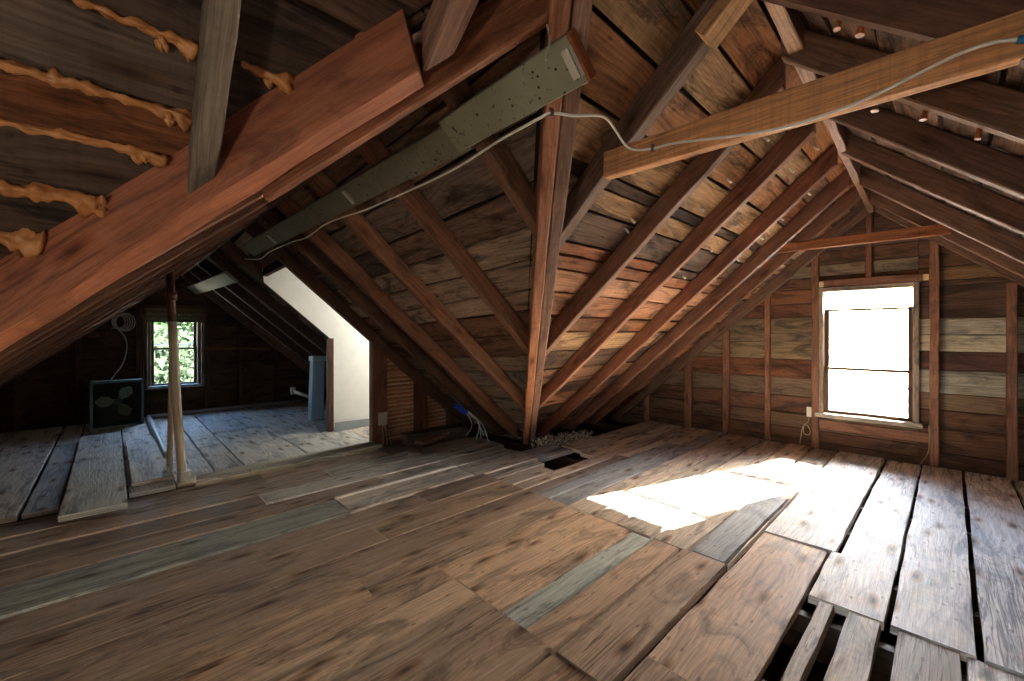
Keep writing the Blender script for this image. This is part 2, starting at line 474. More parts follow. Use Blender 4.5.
cs = CA + DV
oA = lambda x, y: Vector((x, y, cs - K * y))
rows = []
RA = [(.44, .56), (.56, .68), (.68, .83), (.83, .968), (.968, 1.015), (1.015, 1.10), (1.10, 1.228), (1.228, 1.285), (1.285, 1.35), (1.35, 1.465)] + rowset(1.465, 3.08, .09, .16)
for a, b in RA:
    rows.append((a, b, (lambda y: xv(y) - .005 if y > .69 else .75), lambda y: X1 + .02))
sheath('ceiling', rows, oA, (1, 0, 0), (0, 1, 0), NA, ['84583a', '84552f', '6a4c38', '5a4435', '96744f', '7c4a2b', '8a603c', '8f5c30'],
       [[(.70, .42, cs + .03 - K * .42), (X1 + .1, .42, cs + .03 - K * .42), (X1 + .1, 3.15, cs + .03 - K * 3.15), (3.15, 3.15, cs + .03 - K * 3.15), (.70, .62, cs + .03 - K * .62)]], (1, -.9425, 0))
csl = CAL + DV
oAL = lambda x, y: Vector((x, y, csl - K * y))
RL = [(.44, .60), (.60, .72), (.72, .84), (.84, .955), (.955, 1.077), (1.077, 1.19), (1.19, 1.281), (1.281, 1.395), (1.395, 1.50), (1.50, 1.62)] + rowset(1.62, 3.08, .1, .14)
rows = [(a, b, lambda y: XB, lambda y: (1.405 - y) if y > .66 else .74) for a, b in RL]
LC = {1.281: '6e4a32', .60: '6b4630', .44: '5a4132', 1.19: '6e4a32'}
m = MB()
for (a, b, f0, f1) in rows:
    ym = (a + b) / 2; x1 = f1(ym)
    cuts = [XB, -2.2, -.9 if b < 1.3 else -1.1, x1] if x1 > -.5 else [XB, x1]
    for i in range(len(cuts) - 1):
        if cuts[i + 1] - cuts[i] < .1: continue
        wv = oAL(0, b) - oAL(0, a)
        m.beam(oAL(cuts[i] + .003, ym), oAL(cuts[i + 1] - .003, ym), wv, NA, (-wv.length / 2 + .004, wv.length / 2 - .004), (0, .028),
               rgb({1.190: '7a4f34', 1.077: '5f5248', 1.281: '54483f', 1.395: '4b4038', .955: '4c3f37', .84: '5a4639', .72: '6b4a34', .60: '6e4c34'}.get(a, '5a4435'),   .06), .003, 16, .007, 0, None, (1, 1, 0) if i == len(cuts) - 2 and ym > .7 else None)
m.poly([(XB, .42, csl + .03 - K * .42), (.78, .42, csl + .03 - K * .42), (.78, .70, csl + .03 - K * .7), (-1.68, 3.15, csl + .03 - K * 3.15), (XB, 3.15, csl + .03 - K * 3.15)], rgb('2a2019'))
m.build('ceiling', M_SHEA, kind='structure')
# left wing, right slope (boards along Y)
oB = lambda y, x: Vector((x, y, cB(y) + DV - K * x))
rows = []
for a, b in rowset(.755, 3.08, .10, .16):
    if (a + b) / 2 > 1.0:
        rows.append((a, b, [lambda x: yv(x) - .005, lambda x: 4.27], [lambda x: 3.572, lambda x: Y2 + .02]))
    else:
        rows.append((a, b, lambda x: yv(x) - .005, lambda x: Y2 + .02))
zb = lambda x, y: cB(y) + DV + .03 - K * x
sheath('ceiling', rows, oB, (0, 1, 0), (1, 0, 0), NB, ['7a5f4a', '8a7058', '5c4636', '9a8068', '6b4c38', '7a583f', '6a5848'],
       [[(.70, .6, zb(.7, .6)), (1.0, .9, zb(1.0, .9)), (1.0, Y2 + .1, zb(1.0, Y2 + .1)), (.6, Y2 + .1, zb(.6, Y2 + .1)), (.7, .6, zb(.7, .6))][:4],
        [(1.0, .9, zb(1.0, .9)), (3.15, 3.15, zb(3.15, 3.15)), (3.15, 3.60, zb(3.15, 3.60)), (1.0, 3.60, zb(1.0, 3.60))],
        [(1.0, 4.25, zb(1.0, 4.25)), (3.15, 4.25, zb(3.15, 4.25)), (3.15, Y2 + .1, zb(3.15, Y2 + .1)), (1.0, Y2 + .1, zb(1.0, Y2 + .1))]], (1, -.9425, 0))
# left wing, left slope
oL = lambda y, x: Vector((x, y, CBL + DV + K * x))
rows = [(a, b, lambda x: 1.425 - x, lambda x: Y2 + .02) for a, b in rowset(-1.70, .745, .1, .16)]
zl = lambda x: CBL + DV + .03 + K * x
sheath('ceiling', rows, oL, (0, 1, 0), (1, 0, 0), NL, ['5f4a3a', '6b5240', '54412f', '70543e'],
       [[(.78, .62, zl(.78)), (.78, Y2 + .1, zl(.78)), (-1.75, Y2 + .1, zl(-1.75)), (-1.75, 3.1, zl(-1.75))]], (1, 1, 0))
# far right slope
oC = lambda x, y: Vector((x, -y, CC + DV - K * y))
rows = [(a, b, lambda y: XB, lambda y: X1 + .02) for a, b in rowset(-.435, 2.25, .11, .17)]
zc = lambda y: CC + DV + .03 + K * y
sheath('ceiling', rows, oC, (1, 0, 0), (0, -1, 0), NC, ['5e493c', '664e40', '6b5344', '574338'],
       [[(XB, .46, zc(.46)), (X1 + .1, .46, zc(.46)), (X1 + .1, -2.32, zc(-2.32)), (XB, -2.32, zc(-2.32))]])

# ------------------------------------------------------------------ floor
FC = {'b': ['7d6750', '866d54', '755f4b', '8a6f52'], 't': ['957859', '8d7257', '9c8163'], 'g': ['b4b0aa', 'bdb8b1', 'aba69f'], 'gr': ['7d8279'], 'bl': ['74777b', '6f7377'],
      'd': ['5f5147'], 'm': ['928574', '9b8d7b', '8a7d6d'], 'w': ['6c7075', '74777b', '686d74']}
FR = [
    (3.20, 3.425, -1.4, .76, 'b'), (3.20, 3.425, .765, 1.66, 'b'), (2.98, 3.19, -1.6, 1.12, 'b'), (2.98, 3.19, 1.125, 2.56, 'm'), (3.20, 3.46, 1.67, 2.5, 'd'),
    (2.78, 2.97, -1.8, .66, 'b'), (2.78, 2.97, .665, 2.56, 'm'), (2.585, 2.77, -2, 1.33, 'b'), (2.585, 2.77, 1.335, 2.5, 'm'),
    (2.315, 2.572, -2, .965, 'gr'), (2.335, 2.57, .985, 1.865, 'm'), (2.30, 2.57, 1.885, 2.50, 'm'),
    (2.115, 2.308, -2.4, 1.36, 'b'), (2.115, 2.315, 1.365, 1.92, 'b'), (1.89, 2.108, -2.4, .968, 'b'), (1.89, 2.108, .978, 1.92, 'b'),
    (1.665, 1.882, -2.6, 1.915, 'b'), (1.53, 1.658, -2.6, .72, 'b'), (1.53, 1.658, .724, 1.915, 'b'), (1.402, 1.523, -2.8, 1.006, 'b'), (1.40, 1.522, 1.014, 1.905, 't'),
    (1.122, 1.394, 1.016, 1.905, 't'), (1.247, 1.396, -2.8, 1.006, 'b'), (1.087, 1.24, -2.8, 1.006, 'b'), (1.004, 1.116, 1.017, 1.90, 'gr'),
    (.875, 1.08, -2.8, 1.007, 'b'), (.87, .998, 1.016, 1.91, 't'), (.67, .868, -2.8, 1.007, 'b'), (.67, .864, 1.016, 1.925, 't'),
    (.385, .657, -2.8, 1.20, 't'), (.385, .655, 1.206, 2.385, 't'), (.292, .346, -2.8, 1.92, 'm'), (.162, .257, -2.8, 1.924, 'm'), (-.024, .126, -2.8, 1.924, 'm'), (-.25, -.032, -2.8, 1.924, 'g'),
    (-.47, -.257, -2.8, 1.924, 'm'), (-.70, -.477, -2.8, 1.924, 'm'), (-.93, -.707, -2.8, 4.47, 'm'), (-1.16, -.937, -2.8, 4.47, 'm'), (-1.4, -1.167, -2.8, 4.47, 'm'), (-1.9, -1.407, -2.8, 4.47, 'm'),
    (.155, .381, 1.932, 2.392, 'g'), (.155, .350, 2.402, 4.47, 'g'), (.361, .655, 2.395, 4.47, 'g'), (-.060, .148, 1.934, 4.47, 'g'), (-.29, -.070, 1.934, 4.47, 'g'), (-.55, -.298, 1.934, 4.47, 'g'), (-.70, -.557, 1.934, 4.47, 'g'),
    (.680, .832, 1.938, 2.945, 'w'), (.665, .83, 2.965, 4.47, 'm'), (.662, .676, 1.938, 2.96, 'm'),
    (.842, 1.016, 1.93, 3.42, 'm'), (.842, 1.016, 3.43, 4.47, 'm'), (1.023, 1.215, 1.93, 3.0, 'm'), (1.023, 1.215, 3.01, 4.47, 'm'), (1.222, 1.36, 1.93, 2.22, 'm'), (1.222, 1.36, 2.23, 4.47, 'm'),
    (1.366, 1.54, 1.92, 3.40, 'm'), (1.366, 1.54, 3.41, 4.47, 'm'), (1.546, 1.68, 1.925, 4.47, 'bl'), (1.686, 1.797, 1.925, 3.7, 'bl'), (1.686, 1.797, 3.71, 4.47, 'm'),
    (1.803, 1.886, 1.925, 3.03, 'd'), (1.803, 1.886, 3.04, 4.47, 'm'), (1.892, 2.0, 1.93, 3.9, 'm'), (1.892, 2.0, 3.91, 4.47, 'm'), (2.006, 2.16, 1.93, 2.34, 'm'), (2.006, 2.16, 2.86, 4.47, 'm'),
    (2.166, 2.29, 1.93, 2.42, 'm'), (2.166, 2.4, 2.90, 4.47, 'm'), (2.25, 2.52, 2.515, 2.88, 'bl'),
]
m = MB()
for y0, y1, x0, x1, k in FR:
    n = max(3, int((x1 - x0) * 7)); dz = R.uniform(-.004, .004)
    m.beam((x0 - .0022, (y0 + y1) / 2, -.03 + dz), (x1 + .0022, (y0 + y1) / 2, -.03 + dz + R.uniform(-.002, .002)), (0, 1, 0), (0, 0, 1), (-(y1 - y0) / 2 + .0042, (y1 - y0) / 2 - .0042), (0, .03), rgb(R.choice(FC[k]), .12, .74), .0012, n, .006)
# wing boards, running the other way and a little higher
WX = [-1.4, -1.02, -.66, -.36, -.20, .075, .305, .53, .712, 1.15, 1.43, 1.72, 2.05, 2.45, 2.9]
for i in range(len(WX) - 1):
    cuts = [3.44, R.uniform(4.0, 5.4), 6.43]
    if 1.43 <= WX[i] and WX[i] >= 1.7: cuts = [3.62, 4.27, 6.43]
    for j in range(2):
        g = .012 if i == 3 else .004
        y0, y1 = cuts[j] + .003, cuts[j + 1] - .003
        xm = (WX[i] + WX[i + 1]) / 2; w = WX[i + 1] - WX[i]
        dz = R.uniform(-.003, .003) + .03
        m.beam((xm, y0, -.03 + dz), (xm, y1, -.03 + dz), (1, 0, 0), (0, 0, 1), (-w / 2 + g, w / 2 - g), (0, .03), rgb(R.choice(['8c8b88', '858686', '94918b', '988e82']), .08), .0035, 12, .006)
# joists and the dark ceiling below, seen through the gaps
for x in [-.9 + i * .455 for i in range(12)]:
    m.beam((x + .02, -1.9, -.17), (x + .02, 3.4, -.17), (1, 0, 0), (0, 0, 1), (-.02, .02), (0, .137), rgb('3a2a20'), .003, 1)
m.poly([(XB, -2.35, -.18), (X1 + .1, -2.35, -.18), (X1 + .1, 3.2, -.18), (XB, 3.2, -.18)], rgb('2e241d'))
m.poly([(-1.8, 3.1, -.18), (3.2, 3.1, -.18), (3.2, Y2 + .1, -.18), (-1.8, Y2 + .1, -.18)], rgb('2e241d'))
m.poly([(-1.4, 3.432, -.17), (1.66, 3.432, -.17), (1.66, 3.432, -.01), (-1.4, 3.432, -.01)], rgb('2e241d'))
m.build('floor', M_FLOOR, kind='structure')

# ------------------------------------------------------------------ gable walls
def gable(name, P, lo_of, hi_of, rowsA, hole, cols, mat, tint_of, back):
    """P(a, z, d) -> world point; boards run along a"""
    m = MB()
    for z0, z1 in rowsA:
        zm = (z0 + z1) / 2
        a0, a1 = lo_of(zm), hi_of(zm)
        if a1 - a0 < .05: continue
        spans = [(a0, a1)]
        if hole and z1 > hole[2] + .002 and z0 < hole[3] - .002:
            spans = [(a0, hole[0]), (hole[1], a1)]
        for s0, s1 in spans:
            if s1 - s0 < .03: continue
            n = max(2, int((s1 - s0) * 6))
            m.beam(P(s0, zm, 0), P(s1, zm, 0), P(0, 1, 0) - P(0, 0, 0), P(0, 0, 1) - P(0, 0, 0), (-(z1 - z0) / 2 + .002, (z1 - z0) / 2 - .002), (0, .025),
                   rgb(tint_of(s0, zm), .10), .003, n, .003)
    for pts in back: m.poly([P(a, z, .03) for a, z in pts], rgb('2a2019'))
    return m.build(name, mat, kind='structure')


# right gable: boards left and right of the window differ
PR = lambda y, z, d: Vector((X1 + d, y, z))
loR = lambda z: (z - CC - DV - .02) / K
hiR = lambda z: (CA + DV + .02 - z) / K
HR = (.165, .80, .285, 1.40)
zl_ = [-.1, .05, .147, .275, .285, .432, .598, .765, .926, 1.147, 1.27, 1.40, 1.50, 1.60, 1.72, 1.86, 2.0, 2.15]
zr_ = [-.1, .11, .285, .297, .428, .553, .729, .868, .993, 1.117, 1.36, 1.40, 1.50, 1.60, 1.72, 1.86, 2.0, 2.15]
mL = {0: '5e4536', 3: '604636', 4: '5c4a3e', 5: '6b4a38', 6: '74492f', 7: '76644f', 8: '73604f', 9: '6d4a38', 10: '774f36', 11: '7a5038', 12: '6d503c', 13: '8d7c68', 14: '6b4c38'}
m = MB()
bl_ = lambda zs: [(zs[i], zs[i + 1]) for i in range(len(zs) - 1)]


def gb(m, P, s0, s1, z0, z1, c, slope0=None, slope1=None, up=None):
    zm = (z0 + z1) / 2
    m.beam(P(s0, zm, 0), P(s1, zm, 0), P(0, 1, 0) - P(0, 0, 0), P(0, 0, 1) - P(0, 0, 0), (-(z1 - z0) / 2 + .002, (z1 - z0) / 2 - .002), (0, .025), rgb(c, .06), .003,
           max(2, int((s1 - s0) * 6)), .003)


LCOL = ['5b4334', '614636', '66503f', '664738', '664738', '66574a', '6c4632', '7b6a52', '75634f', '6f4a38', '77503a', '6d4c39', '7b6b5a', '6b4c38', '64483a', '5e463a', '5e463a']
for i, (a, b) in enumerate(bl_(zl_)):
    zm = (a + b) / 2
    if b <= .2851 or a >= 1.399:
        gb(m, PR, .17, hiR(zm), a, b, LCOL[i])
    else:
        gb(m, PR, HR[1], hiR(zm), a, b, LCOL[i])
RCOL = ['573e31', '694b39', '694b39', '5f4535', '76604c', 'a8a294', '5d4037', 'b0a892', 'a9a294', '594337', '594337', '8a6a48', '6b4c38', '64483a', '5e463a', '5e463a', '5e463a']
for i, (a, b) in enumerate(bl_(zr_)):
    zm = (a + b) / 2
    if loR(zm) < .15: gb(m, PR, loR(zm), .168 if not (b <= .2851 or a >= 1.399) else .168, a, b, RCOL[i])
for i, (a, b) in enumerate(bl_(zl_)):
    pass
bk = [[(-2.4, -.2), (3.2, -.2), (hiR(.285), .285), (loR(.285), .285)], [(HR[1], .285), (hiR(.285), .285), (hiR(1.40), 1.40), (HR[1], 1.40)],
      [(loR(.285), .285), (HR[0], .285), (HR[0], 1.40), (loR(1.40), 1.40)], [(loR(1.40), 1.40), (hiR(1.40), 1.40), (.45, 2.16)]]
for pts in bk: m.poly([PR(a, z, .03) for a, z in pts], rgb('2a2019'))
m.build('wall_right', M_WALL, kind='structure')

# far gable of the left wing
PL = lambda x, z, d: Vector((x, Y2 + d, z))
loL = lambda z: (z - CBL - DV - .02) / K
hiL = lambda z: (cB(Y2) + DV + .02 - z) / K
HL = (.30, .805, .36, 1.28)
m = MB()
zs = [-.1, .06, .19, .36, .50, .64, .79, .95, 1.10, 1.28, 1.42, 1.58, 1.72, 1.86]
for a, b in bl_(zs):
    zm = (a + b) / 2
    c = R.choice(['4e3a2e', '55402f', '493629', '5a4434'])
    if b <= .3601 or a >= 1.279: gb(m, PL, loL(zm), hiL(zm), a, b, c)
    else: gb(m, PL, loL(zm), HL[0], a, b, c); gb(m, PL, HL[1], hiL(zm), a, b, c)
for pts in [[(-1.8, -.2), (3.1, -.2), (hiL(.36), .36), (loL(.36), .36)], [(loL(.36), .36), (HL[0], .36), (HL[0], 1.28), (loL(1.28), 1.28)], [(HL[1], .36), (hiL(.36), .36), (hiL(1.28), 1.28), (HL[1], 1.28)],
            [(loL(1.28), 1.28), (hiL(1.28), 1.28), (.64, 1.9)]]:
    m.poly([PL(a, z, .03) for a, z in pts], rgb('2a2019'))
m.build('wall_left', M_WALL, kind='structure')

# rear gable behind the viewer, with an unseen window added for fill daylight
PB = lambda y, z, d: Vector((XB - d, y, z))
HB = (.13, .77, .30, 1.36)
m = MB()
for a, b in bl_([-.1, .1, .30, .46, .62, .78, .94, 1.10, 1.36, 1.5, 1.7, 1.9, 2.1]):
    zm = (a + b) / 2
    if b <= .301 or a >= 1.359: gb(m, PB, loR(zm), hiR(zm), a, b, '5e4638')
    else: gb(m, PB, loR(zm), HB[0], a, b, '5e4638'); gb(m, PB, HB[1], hiR(zm), a, b, '5e4638')
for pts in [[(-2.4, -.2), (3.2, -.2), (hiR(.30), .30), (loR(.30), .30)], [(loR(.30), .30), (HB[0], .30), (HB[0], 1.36), (loR(1.36), 1.36)], [(HB[1], .30), (hiR(.30), .30), (hiR(1.36), 1.36), (HB[1], 1.36)], [(loR(1.36), 1.36), (hiR(1.36), 1.36), (.44, 2.2)]]:
    m.poly([PB(a, z, .03) for a, z in pts], rgb('2a2019'))
m.build('wall_rear', M_WALL, kind='structure')

# lath and plaster partition and white alcove
yn = 3.575
m = MB()
z = .02
while z < .95:
    x0 = 1.67; x1 = min(2.85, (cB(3.55) + .09 - z) / K)
    if x1 > x0 + .05:
        m.beam((x0, yn, z), (x1, yn, z), (0, 0, 1), (0, -1, 0), (-.0125, .0125), (0, .007), rgb(R.choice(['a8714e', 'b07a56', '986547']), .08), .002, 8, .003)
        pts = []; n = int((x1 - x0) / .018)
        for i in range(n + 1):
            pts.append((x0 + (x1 - x0) * i / n, yn - .004 + R.uniform(-.006, .004), z + .0195 + R.uniform(-.003, .003)))
        m.tube(pts, .0075, rgb(R.choice(['c4b096', 'd0bfa6', 'b09a80']), .08), 6, .5, 1, spline=False)
    z += .038
m.poly([(1.67, yn + .001, -.2), (3.25, yn + .001, -.2), (3.25, yn + .001, 1.62), (.98, yn + .001, 1.62), (1.0, yn + .001, 1.52), (1.67, yn + .001, .94)], rgb('6b5646'))
m.build('wall_partition', M_PLAST, kind='structure')
m = MB()
W = rgb('f2f1ec')
m.poly([(1.575, 4.25, 0.0), (2.9, 4.25, 0.0), (2.9, 4.25, 1.62), (.97, 4.25, 1.62), (.99, 4.25, 1.46), (1.575, 4.25, .95)], W)
m.poly([(1.67, 3.60, -.2), (1.67, 3.60, .94), (1.0, 3.60, 1.52), (.98, 3.60, 1.62), (2.9, 3.60, 1.62), (2.9, 3.60, -.2)], W)
m.poly([(2.9, 3.60, -.2), (2.9, 4.25, -.2), (2.9, 4.25, 1.62), (2.9, 3.60, 1.62)], W)
m.poly([(.97, 3.60, 1.62), (2.9, 3.60, 1.62), (2.9, 4.25, 1.62), (.97, 4.25, 1.62)], W)
m.poly([(.97, 3.53, 1.64), (.97, 4.30, 1.64), (.97, 4.30, 1.70), (.97, 3.53, 1.70)], W)
m.build('wall_alcove', M_PAINT, kind='structure')
m = MB(); m.beam((1.0, 3.515, 1.545), (1.0, 4.255, 1.515), (1, 0, 0), (0, 0, 1), (-.02, .02), (0, .09), rgb('3b2a20'), .004, 6, .003)
m.build('roof_header', M_RAFT, label='dark header timber across the top of the white alcove opening', cat='header')
m = MB()
m.box((1.55, 4.235, -.0), (1.60, 4.30, .955), rgb('5a4030'))
m.build('corner_stud', M_RAFT, label='narrow dark stud at the left edge of the white alcove wall', cat='stud')
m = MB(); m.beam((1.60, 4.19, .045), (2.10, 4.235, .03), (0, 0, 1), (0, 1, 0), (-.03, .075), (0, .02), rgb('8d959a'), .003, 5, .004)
m.build('grey_strip_alcove', M_PAINT, kind='structure')  # low grey strip along the foot of the white alcove wall

# ------------------------------------------------------------------ studs
def stud(P, a0, a1, z0, z1, depth, label, group, c='7a4c36', out=0.0):
    m = MB(); am = (a0 + a1) / 2
    m.beam(P(am, z0, -out), P(am, z1, -out), P(1, 0, 0) - P(0, 0, 0), P(0, 0, -1) - P(0, 0, 0), (-(a1 - a0) / 2, (a1 - a0) / 2), (0, depth), rgb(c, .06), .004, 8, .004)
    return m.build('wall_stud', M_RAFT, label=label, cat='stud', group=group)


SG = 'studs of the bright window gable'
for a0, a1, zt, lab in ((2.385, 2.455, .34, 'very short stud at the far left foot of the window gable'), (1.905, 1.978, .71, 'short stud, second from left on the window gable'), (1.532, 1.588, 1.03, 'medium stud, third from left on the window gable'),
                        (1.17, 1.212, 1.36, 'tall thin stud midway between eave and bright window'), (.795, .845, 1.70, 'tall stud directly left of the bright window'),
                        (.057, .108, 1.70, 'tall stud directly right of the bright window'), (-.318, -.268, 1.35, 'stud at the far right edge of the photo'),
                        (-.75, -.70, .98, 'stud beyond the right edge of the view')):
    stud(PR, a0, a1, 0.0, zt, .045, lab, SG, '7a5644')
stud(PR, .440, .482, 1.465, 2.03, .04, 'short stud from the peak down to the header over the bright window', SG, '6f4a3a')
m = MB(); m.beam(PR(.80, 1.408, -.012), PR(.105, 1.402, -.012), (0, 0, 1), (-1, 0, 0), (0, .056), (0, .02), rgb('74503f', .05), .003, 6, .003)
m.build('window_header', M_RAFT, label='horizontal board nailed across above the bright window', cat='header board')
m = MB(); m.beam(PR(.80, .175, -.0), PR(.105, .17, -.0), (0, 0, 1), (-1, 0, 0), (0, .075), (0, .02), rgb('7a5644', .05), .003, 6, .003)
m.build('sill_board', M_RAFT, label='horizontal brown board nailed just below the bright window sill', cat='board')
for y, lab in ((.775, 'small pale tab at the left end of the board above the bright window'), (.128, 'small pale tab at the right end of the board above the bright window')):
    m = MB(); m.box((X1 - .045, y - .016, 1.405), (X1 - .033, y + .016, 1.452), rgb('c8b48c'), .002)
    m.build('wood_tab', M_NEW, label=lab, cat='wood block', group='pale tabs above the window')
SG = 'studs of the far dark gable'
for a0, a1, lab in ((-.70, -.65, 'dark stud at the far left of the shadowed gable'), (-.28, -.23, 'dark stud on the shadowed gable left of the fan box'), (.20, .255, 'dark stud left of the far window'), (.845, .90, 'dark stud right of the far window'),
                    (1.20, 1.25, 'faint dark stud, second right of the far window'), (1.62, 1.67, 'faint dark stud nearest the pale upright panel')):
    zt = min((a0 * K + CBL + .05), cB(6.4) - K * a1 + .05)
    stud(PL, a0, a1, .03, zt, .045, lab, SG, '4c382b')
m = MB(); m.beam(PL(.85, .80, -.046), PL(1.62, .78, -.046), (0, 0, 1), (0, -1, 0), (0, .035), (0, .02), rgb('6a4a36'), .003, 5, .003)
m.build('wall_rail', M_RAFT, label='thin horizontal batten right of the far window', cat='batten')
SG = 'studs of the lath partition'
m = MB(); m.box((1.655, 3.50, -.01), (1.795, 3.568, .95), rgb('6a4431')); m.build('wall_stud', M_RAFT, label='wide brown post at the right edge of the white alcove', cat='stud', group=SG)
m = MB(); m.box((2.10, 3.50, -.02), (2.21, 3.568, .57), rgb('5d3c2c')); m.build('wall_stud', M_RAFT, label='short dark stud between the two panels of bare lath', cat='stud', group=SG)
m = MB(); m.box((2.47, 3.50, -.02), (2.55, 3.568, .27), rgb('543728')); m.build('wall_stud', M_RAFT, label='shortest dark stud at the right end of the bare lath', cat='stud', group=SG)


# ------------------------------------------------------------------ windows
def window(num, P, a0, a1, z0, z1, casing, sash, upper, lower, meet, storm, sill):
    o = P((a0 + a1) / 2, z0, 0)
    w = empty('window_%d' % num, o, kind='structure')
    A = lambda: (P(1, 0, 0) - P(0, 0, 0)); Z = Vector((0, 0, 1)); D = P(0, 0, 1) - P(0, 0, 0)

    def bar(m, p, q, r, dep, c):
        # flat bar in the wall plane from p=(a,z) to q, half width r, dep=(d0,d1)
        p_ = P(p[0], p[1], 0); q_ = P(q[0], q[1], 0)
        s = D.cross(q_ - p_)
        m.beam(p_, q_, s, D, (-r, r), dep, c, .003, 5, .0015)
    cw = .036; c = rgb(casing, .04)
    m = MB()
    bar(m, (a0 + cw / 2, z0), (a0 + cw / 2, z1), cw / 2, (-.03, .085), c); bar(m, (a1 - cw / 2, z0), (a1 - cw / 2, z1), cw / 2, (-.03, .085), c)
    bar(m, (a0, z1 - cw / 2), (a1, z1 - cw / 2), cw / 2, (-.028, .085), c)
    m.build('window_frame', M_WALL, w)
    m = MB(); bar(m, (a0 - .02, z0 + .01), (a1 + .02, z0 + .01), .018, (-.055, .09), rgb(sill, .03)); m.build('window_sill', M_WALL, w)
    for nm, zb_, zt_, d in (('upper_sash', meet - .012, upper, .045), ('lower_sash', lower, meet + .012, .015)):
        m = MB(); sc = rgb(sash, .05); sw = .030
        b0, b1 = a0 + cw, a1 - cw
        for q in (b0 + sw / 2, b1 - sw / 2): bar(m, (q, zb_), (q, zt_), sw / 2, (d, d + .028), sc)
        bar(m, (b0, zt_ - .010), (b1, zt_ - .010), .010, (d, d + .028), sc)
        bar(m, (b0, zb_ + .012), (b1, zb_ + .012), .012, (d, d + .028), sc)
        s_ = m.build(nm, M_WALL, w)
        m = MB(); m.poly([P(b0 + .01, zb_ + .01, d + .014), P(b1 - .01, zb_ + .01, d + .014), P(b1 - .01, zt_ - .01, d + .014), P(b0 + .01, zt_ - .01, d + .014)], (1, 1, 1))
        g = m.build('glass_pane', M_GLASS, s_)
    m = MB()
    for zz in storm: bar(m, (a0 + cw, zz), (a1 - cw, zz), .008, (.075, .085), rgb('9aa0a4'))
    if storm: m.build('storm_rail', M_METAL, w)
    return w


window(1, PR, .165, .80, .285, 1.40, '9a8878', '5c4638', 1.215, .315, .70, (.80, .565), 'b8ad9e')
window(2, PL, .30, .805, .36, 1.28, '6d5c4c', '4a3f38', 1.25, .385, .82, (.87,), 'a8b4ba')
window(3, PB, .13, .77, .30, 1.36, '8a7a6b', '5c4638', 1.33, .33, .80, (), 'b8ad9e')
# flat casing boards round the far window
m = MB()
m.beam(PL(.285, .36, -.046), PL(.285, 1.30, -.046), (1, 0, 0), (0, -1, 0), (-.025, .02), (-.04, .012), rgb('5f5040'), .003, 5, .002)
m.beam(PL(.82, .36, -.046), PL(.82, 1.30, -.046), (1, 0, 0), (0, -1, 0), (-.015, .02), (-.04, .012), rgb('8a8478'), .003, 5, .002)
m.build('trim_1', M_WALL, kind='structure')
w = empty('rolled_blind', PL(.55, 1.14, -.07), 'brown-green woven shade rolled up at the head of the far window', 'shade')
m = MB(); m.tube([PL(.27, 1.315, -.085), PL(.86, 1.325, -.085)], .022, rgb('6b5038'), 10, 0, 1, spline=False); m.build('roller', M_FAB, w)
m = MB()
for i in range(6):
    m.beam(PL(.285, 1.30 - i * .028, -.085), PL(.845, 1.305 - i * .028, -.085), (0, 0, 1), (0, -1, 0), (-.027, 0), (-.004 + .002 * (i % 2), .006), rgb(['6e6448', '5e5238'][i % 2]), .002, 3, .002)
m.build('slat_panel', M_FAB, w)

# ------------------------------------------------------------------ green beams
GRN = rgb('8f9078')
def PBm(u, v, off=0.0):
    c, q = math.cos(math.radians(46.28)), math.sin(math.radians(46.28))
    t = (u - 512) / 419.2; w = (333.8 - v) / 419.2
    r = Vector((c + q * t, q - c * t, w))
    k_ = (2.52 - off - 1) / (K * r.x + .05 * r.y + r.z)
    return Vector((r.x * k_, r.y * k_, 1 + r.z * k_))


SLP = Vector((1, 0, -K)).normalized()
g = empty('painted_board', PBm(420, 165), 'long grey-green painted board under the left wing rafters, with metal straps', 'board')
m = MB(); m.beam(PBm(466, 133, .02), PBm(250, 250, .02), SLP, NB, (-.058, .050), (-.018, .014), rgb('7c7b66'), .003, 12, .002); m.build('far_length', M_GREEN, g)
na, nb_ = PBm(580, 58, .055), PBm(452, 136, .055)
m = MB(); m.beam(na, nb_, SLP, NB, (-.062, .056), (-.016, .022), GRN, .003, 6, .001); nl = m.build('near_length', M_GREEN, g)
dn = (nb_ - na).normalized()
m = MB(); m.beam(na - dn * .010, na - dn * .001, SLP, NB, (-.061, .055), (-.017, .022), rgb('8a5535'), .001, 1); m.build('end_grain', M_RAFT, nl, label='bare brown end grain of the board')
for (u, v, off) in ((574, 63, .072), (462, 137, .045), (350, 197, .042), (273, 239, .042)):
    m = MB(); p = PBm(u, v, off)
    for dd, c_, w_ in ((-.012, 'bdb9ae', .004), (.008, 'f2eee4', .010)):
        m.beam(p + dn * dd - SLP * .038, p + dn * dd + SLP * .034, dn, NB, (-w_, w_), (-.009, .005), rgb(c_), .002, 2)
    m.build('metal_strap', M_METAL, g, label='pale metal strap')
for (u, v) in ((538, 76), (539, 87), (540, 98), (556, 69), (533, 72)):
    p = PBm(u, v, .0745); m = MB(); m.tube([p - NB * .0025, p + NB * .003], .0036, rgb('3a2820'), 8, 0, 1, spline=False)
    m.build('screw_hole', M_METAL, nl)
m = MB(); m.beam(PBm(232, 277, .03), PBm(192, 291, .03), SLP, NB, (-.07, .06), (-.015, .012), GRN, .003, 5, .002)
m.build('painted_board', M_GREEN, label='short grey-green board wedged under the far rafters above the pipes', cat='board')

# ------------------------------------------------------------------ cables
WHITE = rgb('faf6ee')


